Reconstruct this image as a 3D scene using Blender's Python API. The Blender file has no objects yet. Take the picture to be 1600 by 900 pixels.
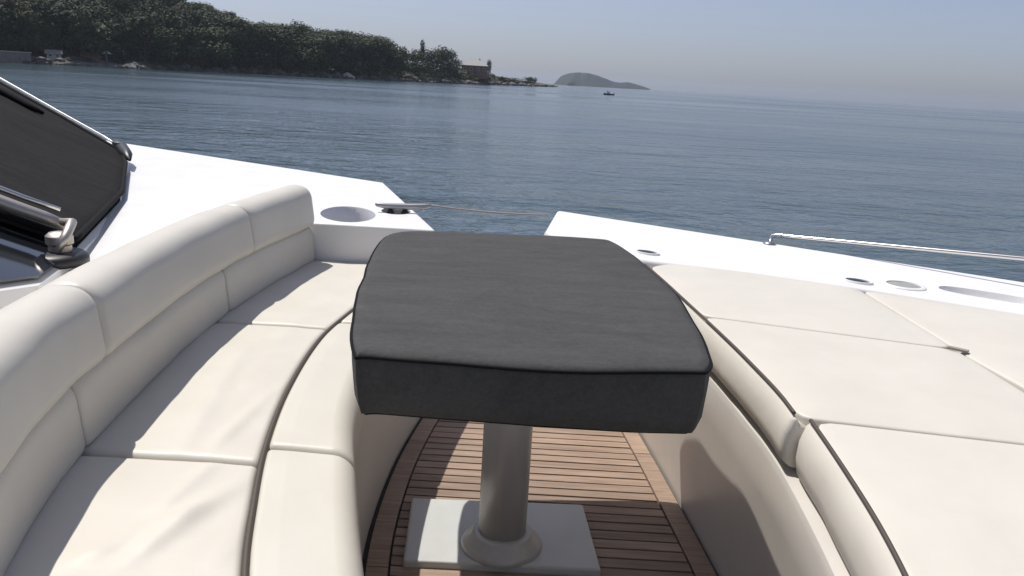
import bpy, bmesh, math, random
from mathutils import Vector, Matrix, noise
random.seed(7)
S = bpy.context.scene
COL = S.collection
rad = math.radians

# ------------------------------------------------------------------ camera
PITCH, ROLL, EYE = rad(14.42), rad(3.3), 1.25
cp, sp = math.cos(PITCH), math.sin(PITCH)
FW = Vector((0, cp, -sp)); R0 = Vector((1, 0, 0)); U0 = Vector((0, sp, cp))
CR = math.cos(ROLL)*R0 + math.sin(ROLL)*U0
CU = -math.sin(ROLL)*R0 + math.cos(ROLL)*U0
cam = bpy.data.cameras.new('camera')
cam.sensor_width = 36.0
cam.lens = 1256.0/1600.0*36.0
cam.clip_start = 0.02
cam.clip_end = 40000
camo = bpy.data.objects.new('camera', cam)
COL.objects.link(camo)
m = Matrix((CR, CU, -FW)).transposed().to_4x4()
m.translation = Vector((0, 0, EYE))
camo.matrix_world = m
S.camera = camo

# ------------------------------------------------------------------ light
SUN_EL = rad(62.0)
SUN_AZ = math.atan2(-0.40, 0.33)          # from +Y towards +X
world = bpy.data.worlds.new('World'); S.world = world
world.use_nodes = True
wn = world.node_tree.nodes; wl = world.node_tree.links
sky = wn.new('ShaderNodeTexSky'); sky.sky_type = 'NISHITA'; sky.sun_disc = False
sky.sun_elevation = SUN_EL; sky.sun_rotation = SUN_AZ
sky.air_density = .9; sky.dust_density = 1.0; sky.ozone_density = 4.0; sky.altitude = 0
bg = wn['Background']; bg.inputs['Strength'].default_value = 0.094
tint = wn.new('ShaderNodeMix'); tint.data_type = 'RGBA'; tint.blend_type = 'MULTIPLY'
tint.inputs[0].default_value = 1.0; tint.inputs[7].default_value = (.98, .975, 1.10, 1)   # white balance of the hazy sky
hsv = wn.new('ShaderNodeHueSaturation'); hsv.inputs['Saturation'].default_value = .62   # milky summer haze
wl.new(sky.outputs[0], hsv.inputs['Color']); wl.new(hsv.outputs[0], tint.inputs[6]); wl.new(tint.outputs[2], bg.inputs['Color'])
sun = bpy.data.lights.new('sun', 'SUN'); sun.energy = 4.3; sun.angle = rad(0.53)
sun.color = (1.0, 0.955, 0.89)
suno = bpy.data.objects.new('sun', sun); COL.objects.link(suno)
sd = Vector((math.sin(SUN_AZ)*math.cos(SUN_EL), math.cos(SUN_AZ)*math.cos(SUN_EL), math.sin(SUN_EL)))
suno.rotation_euler = sd.to_track_quat('Z', 'Y').to_euler()
suno.location = (-3, 4, 7)
S.view_settings.view_transform = 'Standard'; S.view_settings.look = 'None'
S.view_settings.exposure = 0.0; S.view_settings.gamma = 1.0
S.view_settings.use_curve_mapping = False
S.cycles.volume_bounces = 1
S.cycles.max_bounces = 8; S.cycles.diffuse_bounces = 3

# ------------------------------------------------------------------ measuring helper: where a sight line meets a level
def ray(px, py): return FW*1256.0 + CR*(px-800) - CU*(py-450)
def at_z(px, py, z):
    d = ray(px, py); t = (z-EYE)/d.z
    return Vector((0, 0, EYE)) + d*t
def at_y(px, py, y):
    d = ray(px, py); return Vector((0, 0, EYE)) + d*(y/d.y)
def at_plane(px, py, p0, n):
    d = ray(px, py); o = Vector((0, 0, EYE))
    return o + d*((p0-o).dot(n)/d.dot(n))
def interp(tab, x):
    if x <= tab[0][0]:
        a, b = tab[0], tab[1]
    elif x >= tab[-1][0]:
        a, b = tab[-2], tab[-1]
    else:
        for a, b in zip(tab, tab[1:]):
            if a[0] <= x <= b[0]: break
    t = (x-a[0])/(b[0]-a[0])
    return a[1]+(b[1]-a[1])*t
def smooth_tab(tab, n=60):
    """Catmull-Rom resampling of a table of (x, y)."""
    xs = [tab[0][0]+(tab[-1][0]-tab[0][0])*i/n for i in range(n+1)]
    out = []
    for x in xs:
        k = 0
        while k < len(tab)-2 and x > tab[k+1][0]: k += 1
        p1, p2 = tab[k], tab[k+1]
        p0 = tab[k-1] if k else p1
        p3 = tab[k+2] if k+2 < len(tab) else p2
        h = p2[0]-p1[0]; t = (x-p1[0])/h
        m1 = (p2[1]-p0[1])/(p2[0]-p0[0])*h
        m2 = (p3[1]-p1[1])/(p3[0]-p1[0])*h
        y = (2*t**3-3*t*t+1)*p1[1]+(t**3-2*t*t+t)*m1+(-2*t**3+3*t*t)*p2[1]+(t**3-t*t)*m2
        out.append((x, y))
    return out
def smoothstep(a, b, x):
    t = min(1, max(0, (x-a)/(b-a))); return t*t*(3-2*t)

# ------------------------------------------------------------------ materials
def mat(name, col, rough=0.5, **kw):
    M = bpy.data.materials.new(name); M.use_nodes = True
    nt = M.node_tree; b = nt.nodes['Principled BSDF']
    b.inputs['Base Color'].default_value = (*col, 1)
    b.inputs['Roughness'].default_value = rough
    for k, v in kw.items(): b.inputs[k.replace('_', ' ')].default_value = v
    return M
def N(M, t, **kw):
    n = M.node_tree.nodes.new(t)
    for k, v in kw.items(): setattr(n, k, v)
    return n
def L(M, a, b): M.node_tree.links.new(a, b)
def P(M): return M.node_tree.nodes['Principled BSDF']
def coords(M, scale=(1, 1, 1), space='Object', rot=(0, 0, 0)):
    tc = N(M, 'ShaderNodeTexCoord'); mp = N(M, 'ShaderNodeMapping')
    mp.inputs['Scale'].default_value = scale; mp.inputs['Rotation'].default_value = rot
    L(M, tc.outputs[space], mp.inputs['Vector']); return mp.outputs[0]
def tex(M, scale, detail=4, rough=0.5, vec=None, dist=0.0):
    n = N(M, 'ShaderNodeTexNoise')
    n.inputs['Scale'].default_value = scale; n.inputs['Detail'].default_value = detail
    n.inputs['Roughness'].default_value = rough; n.inputs['Distortion'].default_value = dist
    if vec is not None: L(M, vec, n.inputs['Vector'])
    return n.outputs['Fac']
def ramp(M, fac, stops):
    r = N(M, 'ShaderNodeValToRGB'); e = r.color_ramp.elements
    while len(e) < len(stops): e.new(0.5)
    for k, (p, c) in enumerate(stops): e[k].position = p; e[k].color = (*c, 1)
    L(M, fac, r.inputs['Fac']); return r.outputs['Color']
def bump(M, h, strength, dist, prev=None):
    b = N(M, 'ShaderNodeBump'); b.inputs['Strength'].default_value = strength
    b.inputs['Distance'].default_value = dist
    L(M, h, b.inputs['Height'])
    if prev is not None: L(M, prev, b.inputs['Normal'])
    return b.outputs[0]

def upholstery(name, c1, c2, rough=0.48):
    M = mat(name, c1, rough); v = coords(M)
    L(M, ramp(M, tex(M, 5, 5, .6, v), [(.3, c2), (.7, c1)]), P(M).inputs['Base Color'])
    b1 = bump(M, tex(M, 3.2, 3, .5, v, .6), .25, .02)
    b2 = bump(M, tex(M, 420, 2, .5, v), .18, .001, b1)
    L(M, b2, P(M).inputs['Normal'])
    return M
M_CREAM = upholstery('cream_vinyl', (.685, .648, .570), (.645, .607, .53))
M_WHITEV = upholstery('white_vinyl', (.68, .645, .565), (.64, .605, .525), .42)
M_PIPE = mat('brown_piping', (.075, .060, .048), .6)
M_CREASE = mat('seam_grey', (.30, .275, .235), .8)

M_GEL = mat('white_gelcoat', (.82, .82, .815), .28)
v = coords(M_GEL)
L(M_GEL, ramp(M_GEL, tex(M_GEL, 2.2, 6, .62, v), [(.25, (.835, .825, .80)), (.7, (.86, .85, .825))]), P(M_GEL).inputs['Base Color'])
L(M_GEL, ramp(M_GEL, tex(M_GEL, 6, 5, .6, v), [(.3, (.28,)*3), (.75, (.40,)*3)]), P(M_GEL).inputs['Roughness'])
L(M_GEL, bump(M_GEL, tex(M_GEL, 260, 2, .5, v), .10, .001), P(M_GEL).inputs['Normal'])
M_BEIGE = mat('beige_gelcoat', (.60, .565, .51), .35)
v = coords(M_BEIGE)
L(M_BEIGE, ramp(M_BEIGE, tex(M_BEIGE, 4, 5, .6, v), [(.3, (.56, .525, .475)), (.7, (.61, .575, .52))]), P(M_BEIGE).inputs['Base Color'])

def weave(name, c1, c2, scale, rough=.85):
    M = mat(name, c1, rough); v = coords(M)
    fine = tex(M, scale*.55, 4, .8, v)
    n = tex(M, 5, 5, .7, coords(M, (1.0, 3.5, 1.0), 'Object', (0, 0, rad(33))), .3)
    thr = tex(M, 30, 4, .75, coords(M, (1.1, 5.5, 5.5), 'Object', (0, 0, rad(-2))))
    fa_ = N(M, 'ShaderNodeMath', operation='MULTIPLY_ADD'); fa_.inputs[1].default_value = .10; L(M, thr, fa_.inputs[0])
    fh_ = N(M, 'ShaderNodeMath', operation='MULTIPLY'); fh_.inputs[1].default_value = .90; L(M, fine, fh_.inputs[0]); L(M, fh_.outputs[0], fa_.inputs[2])
    fine = fa_.outputs[0]
    ad = N(M, 'ShaderNodeMath', operation='MULTIPLY_ADD')
    ad.inputs[1].default_value = .55; L(M, fine, ad.inputs[0])
    n2 = N(M, 'ShaderNodeMath', operation='MULTIPLY'); n2.inputs[1].default_value = .5; L(M, n, n2.inputs[0])
    L(M, n2.outputs[0], ad.inputs[2])
    L(M, ramp(M, ad.outputs[0], [(.28, c2), (.74, c1)]), P(M).inputs['Base Color'])
    b = bump(M, fine, .4, .002)
    L(M, bump(M, tex(M, 7, 4, .6, v, .5), .22, .014, b), P(M).inputs['Normal'])
    P(M).inputs['Specular IOR Level'].default_value = .25
    return M
M_COVER = weave('charcoal_cover_cloth', (.088, .087, .084), (.036, .036, .036), 190)
M_MESH = weave('black_mesh_cloth', (.034, .032, .032), (.012, .012, .012), 120, 1.0)
P(M_MESH).inputs['Specular IOR Level'].default_value = .08
M_HEM = mat('black_hem', (.010, .010, .012), .9, Specular_IOR_Level=.15)
M_BLACK = mat('black_plastic', (.02, .02, .022), .45)
M_GLASS = mat('dark_glass', (.012, .014, .018), .06)
M_CHROME = mat('chrome', (.66, .64, .61), .24, Metallic=1.0)
M_SATIN = mat('satin_metal', (.46, .42, .38), .42, Metallic=.75)
M_STEEL = mat('dull_steel', (.42, .42, .42), .34, Metallic=1.0)
M_ALU = mat('brushed_aluminium', (.36, .36, .35), .40, Metallic=.2)
v = coords(M_ALU, (1, 1, .02))
L(M_ALU, ramp(M_ALU, tex(M_ALU, 60, 3, .6, v), [(.3, (.45, .445, .425)), (.7, (.50, .495, .475))]), P(M_ALU).inputs['Base Color'])
M_PLATE = mat('pale_plate', (.5, .51, .5), .4)
v = coords(M_PLATE)
L(M_PLATE, ramp(M_PLATE, tex(M_PLATE, 9, 5, .6, v), [(.3, (.50, .51, .49)), (.7, (.55, .56, .54))]), P(M_PLATE).inputs['Base Color'])
M_GREYF = mat('grey_fitting', (.34, .345, .33), .4)
M_CUP = mat('shaded_gelcoat', (.62, .62, .64), .4)  # recess gelcoat greyed: the shade on its walls is put into the colour
M_CLEAT = mat('dark_cleat_metal', (.34, .34, .345), .4, Metallic=.5)
M_LINE = mat('grey_cord', (.36, .33, .31), .7)

M_TEAK = mat('teak', (.36, .22, .13), .6)
tc = N(M_TEAK, 'ShaderNodeTexCoord'); oi = N(M_TEAK, 'ShaderNodeObjectInfo')
va = N(M_TEAK, 'ShaderNodeVectorMath', operation='MULTIPLY_ADD')
va.inputs[1].default_value = (2.2, 38, 38)
cx = N(M_TEAK, 'ShaderNodeCombineXYZ')
mr = N(M_TEAK, 'ShaderNodeMath', operation='MULTIPLY'); mr.inputs[1].default_value = 60
L(M_TEAK, oi.outputs['Random'], mr.inputs[0])
L(M_TEAK, mr.outputs[0], cx.inputs[0]); L(M_TEAK, mr.outputs[0], cx.inputs[2])
L(M_TEAK, tc.outputs['Object'], va.inputs[0]); L(M_TEAK, cx.outputs[0], va.inputs[2])
g = tex(M_TEAK, 2.2, 6, .62, va.outputs[0], .4)
gc = ramp(M_TEAK, g, [(.25, (.20, .125, .08)), (.55, (.32, .215, .145)), (.8, (.43, .31, .215))])
hs = N(M_TEAK, 'ShaderNodeHueSaturation')
mm = N(M_TEAK, 'ShaderNodeMapRange'); mm.inputs['To Min'].default_value = .62; mm.inputs['To Max'].default_value = 1.22
L(M_TEAK, oi.outputs['Random'], mm.inputs['Value']); L(M_TEAK, mm.outputs[0], hs.inputs['Value']); hs.inputs['Saturation'].default_value = .86
L(M_TEAK, gc, hs.inputs['Color']); L(M_TEAK, hs.outputs[0], P(M_TEAK).inputs['Base Color'])
L(M_TEAK, bump(M_TEAK, g, .3, .002), P(M_TEAK).inputs['Normal'])
M_CAULK = mat('black_caulk', (.035, .032, .030), .7)

# water
M_WATER = mat('sea_water', (.044, .074, .086), .07, IOR=1.333)
geo = N(M_WATER, 'ShaderNodeNewGeometry')
def wcoord(sx, sy, rz):
    mp = N(M_WATER, 'ShaderNodeMapping'); mp.inputs['Scale'].default_value = (sx, sy, 1)
    mp.inputs['Rotation'].default_value = (0, 0, rz)
    L(M_WATER, geo.outputs['Position'], mp.inputs['Vector']); return mp.outputs[0]
h1 = tex(M_WATER, .34, 5, .6, wcoord(.6, 1.0, rad(-8)), .5)
h2 = tex(M_WATER, 1.5, 4, .6, wcoord(.65, 1.0, rad(14)), .4)
h3 = tex(M_WATER, .035, 3, .5, wcoord(.35, 1, rad(4)), .3)
b1 = bump(M_WATER, h1, .40, .75)
b2 = bump(M_WATER, h2, .36, .20, b1)
L(M_WATER, b2, P(M_WATER).inputs['Normal'])
L(M_WATER, ramp(M_WATER, h3, [(.35, (.05,)*3), (.7, (.24,)*3)]), P(M_WATER).inputs['Roughness'])

def foliage(name, dark, light, sat=1.0):
    M = mat(name, light, .7); v = coords(M)
    oi = N(M, 'ShaderNodeObjectInfo')
    c = ramp(M, tex(M, .55, 5, .7, v), [(.3, dark), (.7, light)])
    hs = N(M, 'ShaderNodeHueSaturation')
    mm = N(M, 'ShaderNodeMapRange'); mm.inputs['To Min'].default_value = .65; mm.inputs['To Max'].default_value = 1.3
    mh = N(M, 'ShaderNodeMapRange'); mh.inputs['To Min'].default_value = .535; mh.inputs['To Max'].default_value = .465
    fr = N(M, 'ShaderNodeMath', operation='FRACT'); m7 = N(M, 'ShaderNodeMath', operation='MULTIPLY'); m7.inputs[1].default_value = 7.3
    L(M, oi.outputs['Random'], m7.inputs[0]); L(M, m7.outputs[0], fr.inputs[0]); L(M, fr.outputs[0], mh.inputs['Value']); L(M, mh.outputs[0], hs.inputs['Hue'])
    L(M, oi.outputs['Random'], mm.inputs['Value']); L(M, mm.outputs[0], hs.inputs['Value'])
    L(M, c, hs.inputs['Color']); L(M, hs.outputs[0], P(M).inputs['Base Color'])
    P(M).inputs['Specular IOR Level'].default_value = .2
    return M
M_PINE = foliage('pine_foliage', (.020, .034, .016), (.080, .098, .040))
M_OAK = foliage('broadleaf_foliage', (.022, .040, .018), (.078, .100, .038))
M_CYP = foliage('cypress_foliage', (.014, .026, .014), (.036, .052, .026))
M_BARK = mat('bark', (.09, .065, .05), .9)
M_EARTH = mat('earth', (.06, .06, .035), .9)
v = coords(M_EARTH)
L(M_EARTH, ramp(M_EARTH, tex(M_EARTH, .25, 6, .65, v), [(.35, (.030, .036, .018)), (.6, (.07, .065, .04)), (.8, (.14, .12, .09))]), P(M_EARTH).inputs['Base Color'])
M_ROCK = mat('pale_rock', (.30, .27, .25), .9)
v = coords(M_ROCK)
L(M_ROCK, ramp(M_ROCK, tex(M_ROCK, .5, 6, .7, v), [(.3, (.06, .055, .055)), (.6, (.15, .135, .13)), (.85, (.36, .33, .31))]), P(M_ROCK).inputs['Base Color'])
M_PINKROCK = mat('pink_pale_rock', (.52, .45, .42), .9)
M_STONE = mat('terrace_stone', (.27, .255, .24), .9)
v = coords(M_STONE)
L(M_STONE, ramp(M_STONE, tex(M_STONE, .9, 6, .7, v), [(.3, (.13, .12, .11)), (.7, (.33, .30, .275))]), P(M_STONE).inputs['Base Color'])
M_STUCCO = mat('white_stucco', (.62, .60, .56), .85)
M_REDWALL = mat('red_brown_wall', (.20, .11, .085), .85)
M_PALEROOF = mat('pale_roof', (.36, .35, .33), .8)
M_TILE = mat('clay_roof', (.30, .16, .10), .85)
M_WINDOW = mat('window_pane', (.02, .025, .03), .1)
M_CLOTHW = mat('white_canvas', (.70, .69, .66), .8)
M_ISLAND = foliage('island_scrub', (.016, .022, .022), (.030, .037, .034))
M_BOATDARK = mat('dark_boat_paint', (.05, .045, .07), .4)

# ------------------------------------------------------------------ building helpers
ORG = {}
def props(o, label=None, cat=None, group=None, kind=None):
    if label: o['label'] = label
    if cat: o['category'] = cat
    if group: o['group'] = group
    if kind: o['kind'] = kind
    return o
def empty(name, loc, label=None, cat=None, group=None):
    o = bpy.data.objects.new(name, None); COL.objects.link(o)
    o.empty_display_size = .1
    o.location = loc; ORG[o.name] = Vector(loc)
    return props(o, label, cat, group)
def mesh(name, V, F, mt, parent=None, smooth=False, org=None, mats=None, fmat=None):
    """One mesh object from world coordinates; its origin is its parent's, or org."""
    o0 = Vector(org) if org is not None else (ORG[parent.name] if parent else Vector((0, 0, 0)))
    me = bpy.data.meshes.new(name)
    me.from_pydata([tuple(Vector(v)-o0) for v in V], [], F)
    bm = bmesh.new(); bm.from_mesh(me)
    bmesh.ops.recalc_face_normals(bm, faces=bm.faces)
    bm.to_mesh(me); bm.free()
    if smooth: me.polygons.foreach_set('use_smooth', [True]*len(me.polygons))
    me.materials.append(mt)
    for x in (mats or []): me.materials.append(x)
    if fmat: me.polygons.foreach_set('material_index', fmat)
    o = bpy.data.objects.new(name, me); COL.objects.link(o)
    if parent:
        o.parent = parent; o.location = o0-ORG[parent.name]
    else:
        o.location = o0
    ORG[o.name] = o0
    return o
def edge_split(o, deg=35):
    mod = o.modifiers.new('sharp', 'EDGE_SPLIT'); mod.split_angle = rad(deg); return o
def loft(rows, closed_rows=False):
    V, F = [], []; n = len(rows[0])
    for r in rows: V += [tuple(p) for p in r]
    k = len(rows)
    for i in range(k if closed_rows else k-1):
        a, b = i*n, ((i+1) % k)*n
        for j in range(n):
            j2 = (j+1) % n
            F.append((a+j, a+j2, b+j2, b+j))
    if not closed_rows:
        F.append(tuple(range(n-1, -1, -1))); F.append(tuple((k-1)*n+j for j in range(n)))
    return V, F
def tube(pts, r, n=10, closed=False):
    pts = [Vector(p) for p in pts]; rows = []
    k = len(pts); up = Vector((0, 0, 1))
    for i, p in enumerate(pts):
        a = pts[i-1] if (i or closed) else p; b = pts[(i+1) % k] if (i < k-1 or closed) else p
        t = (b-a).normalized()
        s = t.cross(up)
        if s.length < 1e-4: s = Vector((1, 0, 0))
        s.normalize(); u = s.cross(t)
        rr = r[i] if isinstance(r, (list, tuple)) else r
        rows.append([p+s*rr*math.cos(2*math.pi*j/n)+u*rr*math.sin(2*math.pi*j/n) for j in range(n)])
    return loft(rows, closed)
def lathe(prof, c, n=40):
    rows = [[(c[0]+r*math.cos(2*math.pi*j/n), c[1]+r*math.sin(2*math.pi*j/n), c[2]+z) for j in range(n)] for r, z in prof]
    return loft(rows)
def box(c, s, rz=0.0):
    x, y, z = s[0]/2, s[1]/2, s[2]/2; ca, sa = math.cos(rz), math.sin(rz)
    V = []
    for dx, dy, dz in ((-x, -y, -z), (x, -y, -z), (x, y, -z), (-x, y, -z), (-x, -y, z), (x, -y, z), (x, y, z), (-x, y, z)):
        V.append((c[0]+dx*ca-dy*sa, c[1]+dx*sa+dy*ca, c[2]+dz))
    return V, [(0, 3, 2, 1), (4, 5, 6, 7), (0, 1, 5, 4), (1, 2, 6, 5), (2, 3, 7, 6), (3, 0, 4, 7)]
def join(*vf):
    V, F = [], []
    for v, f in vf:
        k = len(V); V += list(v); F += [tuple(i+k for i in q) for q in f]
    return V, F
def bevel(o, w, seg=3, ang=40):
    b = o.modifiers.new('bevel', 'BEVEL'); b.width = w; b.segments = seg
    b.limit_method = 'ANGLE'; b.angle_limit = rad(ang); b.harden_normals = True
    o.data.polygons.foreach_set('use_smooth', [True]*len(o.data.polygons))
    return o
def slab(outline, z0, z1, holes=()):
    """Prism of a plan outline, top face with holes cut in it (hole side walls are added by the caller)."""
    bm = bmesh.new()
    def ring(pts, z): return [bm.verts.new((p[0], p[1], z)) for p in pts]
    top = ring(outline, z1); bot = ring(outline, z0)
    ed = [bm.edges.new((top[i], top[(i+1) % len(top)])) for i in range(len(top))]
    for h in holes:
        r = ring(h, z1); ed += [bm.edges.new((r[i], r[(i+1) % len(r)])) for i in range(len(r))]
    bmesh.ops.triangle_fill(bm, use_beauty=True, use_dissolve=False, edges=ed, normal=(0, 0, 1))
    n = len(top)
    for i in range(n): bm.faces.new((top[i], top[(i+1) % n], bot[(i+1) % n], bot[i]))
    bm.verts.index_update()
    V = [tuple(v.co) for v in bm.verts]; F = [tuple(v.index for v in f.verts) for f in bm.faces]
    bm.free(); return V, F
def ellipse(cx, cy, rx, ry, rz=0, n=36):
    ca, sa = math.cos(rz), math.sin(rz)
    return [(cx+rx*math.cos(t)*ca-ry*math.sin(t)*sa, cy+rx*math.cos(t)*sa+ry*math.sin(t)*ca)
            for t in (2*math.pi*i/n for i in range(n))]
def bowl(outline, z, depth, lip=.006):
    cx = sum(p[0] for p in outline)/len(outline); cy = sum(p[1] for p in outline)/len(outline)
    rows = []
    for s, dz in ((1.0, 0.0), (.985, -.004), (.965, -.35*depth), (.93, -.75*depth), (.86, -.95*depth), (.6, -depth), (.02, -depth)):
        rows.append([(cx+(p[0]-cx)*s, cy+(p[1]-cy)*s, z+dz) for p in outline])
    V, F = [], []; n = len(outline)
    for r in rows: V += r
    for i in range(len(rows)-1):
        for j in range(n):
            F.append((i*n+j, i*n+(j+1) % n, (i+1)*n+(j+1) % n, (i+1)*n+j))
    F.append(tuple((len(rows)-1)*n+j for j in range(n)))
    return V, F

# boat frame: s runs to the bow (right), t to the far side
BS = Vector((.84, -.5426, 0)).normalized(); BT = Vector((.5426, .84, 0)).normalized()
BC = Vector((0, 2.0, 0))
def bo(s, t, z=0): return BC+BS*s+BT*t+Vector((0, 0, z))
HB = 2.065
ZD = .59
ZF = -.10

# ------------------------------------------------------------------ sea and air
SEA = -1.05
mesh('water', [(-7000, -7000, SEA), (7000, -7000, SEA), (7000, 7000, SEA), (-7000, 7000, SEA)], [(0, 1, 2, 3)], M_WATER)['kind'] = 'structure'

# ------------------------------------------------------------------ yacht hull and decks
def outline_side(sgn):
    pts = []
    for s in (-9, -6, -4, -2, 0, 1.2, 2.4): pts.append((s, HB*sgn))
    for s in (3.2, 4.0, 4.8, 5.5, 6.0, 6.3): pts.append((s, HB*sgn*math.sqrt(max(0, 1-((s-2.4)/3.95)**2))))
    return pts
port, star = outline_side(1), outline_side(-1)
ring_st = port+[(6.35, 0)]+star[::-1]
rows = []
for z, k, ins in ((-1.5, .80, .45), (SEA, .84, .34), (-.5, .93, .14), (.05, .99, .02), (.40, 1.0, 0), (.555, 1.0, 0)):
    row = []
    for s, t in ring_st:
        tt = t-math.copysign(min(abs(t), ins), t) if t else 0
        row.append(bo(min(s, 6.35-ins*1.5) if s > 5 else s, tt*(1 if s < 3 else k), z))
    rows.append(row)
V, F = [], []; n = len(ring_st)
for r in rows: V += [tuple(p) for p in r]
for i in range(len(rows)-1):
    for j in range(n):
        # the gate in the bulwark: leave the upper strake out between the two decks
        F.append((i*n+j, i*n+(j+1) % n, (i+1)*n+(j+1) % n, (i+1)*n+j))
hull_rows = 3
Vh = V[:(hull_rows+1)*n]; Fh = [f for f in F if max(f) < (hull_rows+1)*n]
hull = mesh('hull', Vh, Fh, M_GEL, smooth=True); hull['kind'] = 'structure'
edge_split(hull)
# low white deck that closes the hull under everything
o = mesh('deck', *slab([tuple(bo(s, t))[:2] for s, t in ring_st], ZF-.10, ZF-.012), M_GEL); o['kind'] = 'structure'

# lounge curves: x as a function of y
XB = smooth_tab([(.2, -.47), (.6, -.63), (1.155, -.80), (1.34, -.853), (1.57, -.897), (2.0, -.94), (2.55, -.968), (3.0, -.945), (3.54, -.885)])
XG = smooth_tab([(.2, -.05), (.7, -.25), (1.191, -.423), (1.384, -.474), (1.655, -.534), (2.0, -.582), (2.43, -.603), (2.73, -.575), (3.1, -.52), (3.54, -.43)])
XF = smooth_tab([(.2, .13), (.8, -.085), (1.22, -.222), (1.68, -.335), (1.9, -.38), (2.2, -.405), (2.6, -.40), (3.0, -.36), (3.54, -.28)])
XP = smooth_tab([(.2, .36), (.6, .47), (1.0, .555), (1.24, .588), (1.65, .615), (1.9, .605), (2.1, .590), (2.4, .562), (2.775, .525), (3.3, .46), (3.6, .40)])
xb = lambda y: interp(XB, y); xg = lambda y: interp(XG, y); xf = lambda y: interp(XF, y); xp = lambda y: interp(XP, y)

# port side deck, left of the gate, with its recess
def bolster_back(y): return (xb(y)-.20, y)
aft = [tuple(bo(-9, HB))[:2], tuple(bo(-9, -.6))[:2], (-3.2, .9)]
left_out = [(-.355, 3.53), (-.60, 4.29), (-.84, 5.03)] + aft + [bolster_back(y) for y in (.9, 1.2, 1.5, 1.9, 2.3, 2.7, 3.1, 3.4)] + [(-1.09, 3.535), (-.88, 3.535)]
R1 = ellipse(-.805, 3.81, .130, .225, rad(14))
R2 = ellipse(-.600, 3.97, .072, .100, rad(14))
LD = mesh('side_deck', *slab(left_out, ZF-.02, ZD, [R1, R2]), M_GEL); LD['kind'] = 'structure'
bevel(LD, .014, 3)
mesh('recess', *bowl(R1, ZD-.0005, .15), M_CUP, LD, smooth=True)
o = mesh('drain', *lathe([(.0, 0), (.016, 0), (.016, .006), (.006, .008), (0, .008)], (-.84, 3.74, ZD-.149), 16), M_STEEL, LD)
mesh('cleat_pocket', *bowl(R2, ZD-.0005, .06), M_GREYF, LD, smooth=True)

# foredeck right of the gate
gate_r = [(.217, 4.314), (.132, 3.65)]
inner = [(.30, 3.22), (.575, 3.13), (.90, 3.03), (1.32, 2.84), (1.75, 2.60), (2.6, 2.05), (3.2, 1.45)]
fore_out = [tuple(bo(s, t))[:2] for s, t in port if s > 1.0]+[tuple(bo(6.35, 0))[:2], tuple(bo(6.0, -.6))[:2], tuple(bo(4.4, -.6))[:2]]
fd = [gate_r[1], gate_r[0]]+fore_out+inner[::-1]
q = [at_z(*p, ZD) for p in ((1463, 444), (1492, 470), (1580, 474), (1590, 462))]
REC = []
cxm = sum((p.x for p in q))/4; cym = sum((p.y for p in q))/4
def superell(cx, cy, rx, ry, rz, e=.5, n=40):
    ca, sa = math.cos(rz), math.sin(rz); out = []
    for i in range(n):
        t = 2*math.pi*i/n
        a = math.copysign(abs(math.cos(t))**e, math.cos(t))*rx; b = math.copysign(abs(math.sin(t))**e, math.sin(t))*ry
        out.append((cx+a*ca-b*sa, cy+a*sa+b*ca))
    return out
EDGE_A = math.atan2(BS.y, BS.x)
REC = superell(1.745, 2.86, .17, .062, EDGE_A, .7)
FD = mesh('foredeck', *slab(fd, ZF-.02, ZD, [REC]), M_GEL); FD['kind'] = 'structure'
bevel(FD, .02, 4)
mesh('recess', *bowl(REC, ZD-.0005, .045), M_GEL, FD, smooth=True)
# rounded rubbing strake under the deck edge
for name, s0, s1, par in (('strake', -9, 1.0, LD), ('strake', 1.2, 2.4, FD)): pass

# ------------------------------------------------------------------ teak floor
ylo, yhi = .35, 4.6
fl_rows = [[(xf(y)-.01, y, ZF-.006), (xp(y)+.075, y, ZF-.006)] for y in [ylo+(3.54-ylo)*i/30 for i in range(31)]]
V = [p for r in fl_rows for p in r]; F = [(2*i, 2*i+1, 2*i+3, 2*i+2) for i in range(30)]
floor = mesh('floor', V, F, M_CAULK); floor['kind'] = 'structure'
def wl(y): return xf(y)+.014
def wr(y): return xp(y)+.052
MW = .062
def margin(side):
    y = ylo; k = 0
    while y < 3.50:
        y1 = min(3.52, y+.82)
        rows = []
        for i in range(15):
            yy = y+.002+(y1-y-.004)*i/14
            if side < 0: a, b = wl(yy)+.012, wl(yy)+.012+MW
            else: a, b = wr(yy)-.010-MW, wr(yy)-.010
            rows.append([(a, yy, ZF-.005), (b, yy, ZF-.005), (b, yy, ZF+.0065), (b-.0015, yy, ZF+.008), (a+.0015, yy, ZF+.008), (a, yy, ZF+.0065)])
        mesh('margin_plank', *loft(rows), M_TEAK, floor)
        y = y1; k += 1
margin(-1); margin(1)
pitch, gapw = .050, .0055
y = ylo
while y < 3.48:
    y0, y1 = y+gapw/2, y+pitch-gapw/2
    xl = lambda yy: wl(yy)+.012+MW+gapw
    xr = lambda yy: wr(yy)-.010-MW-gapw
    e = .0015; dz = random.uniform(-.0006, .0006)
    V = [(xl(y0), y0, ZF-.005), (xr(y0), y0, ZF-.005), (xr(y1), y1, ZF-.005), (xl(y1), y1, ZF-.005),
         (xl(y0)+e, y0+e, ZF+.008+dz), (xr(y0)-e, y0+e, ZF+.008+dz), (xr(y1)-e, y1-e, ZF+.008+dz), (xl(y1)+e, y1-e, ZF+.008+dz)]
    mesh('teak_plank', V, [(0, 3, 2, 1), (4, 5, 6, 7), (0, 1, 5, 4), (1, 2, 6, 5), (2, 3, 7, 6), (3, 0, 4, 7)], M_TEAK, floor)
    y += pitch

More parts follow.
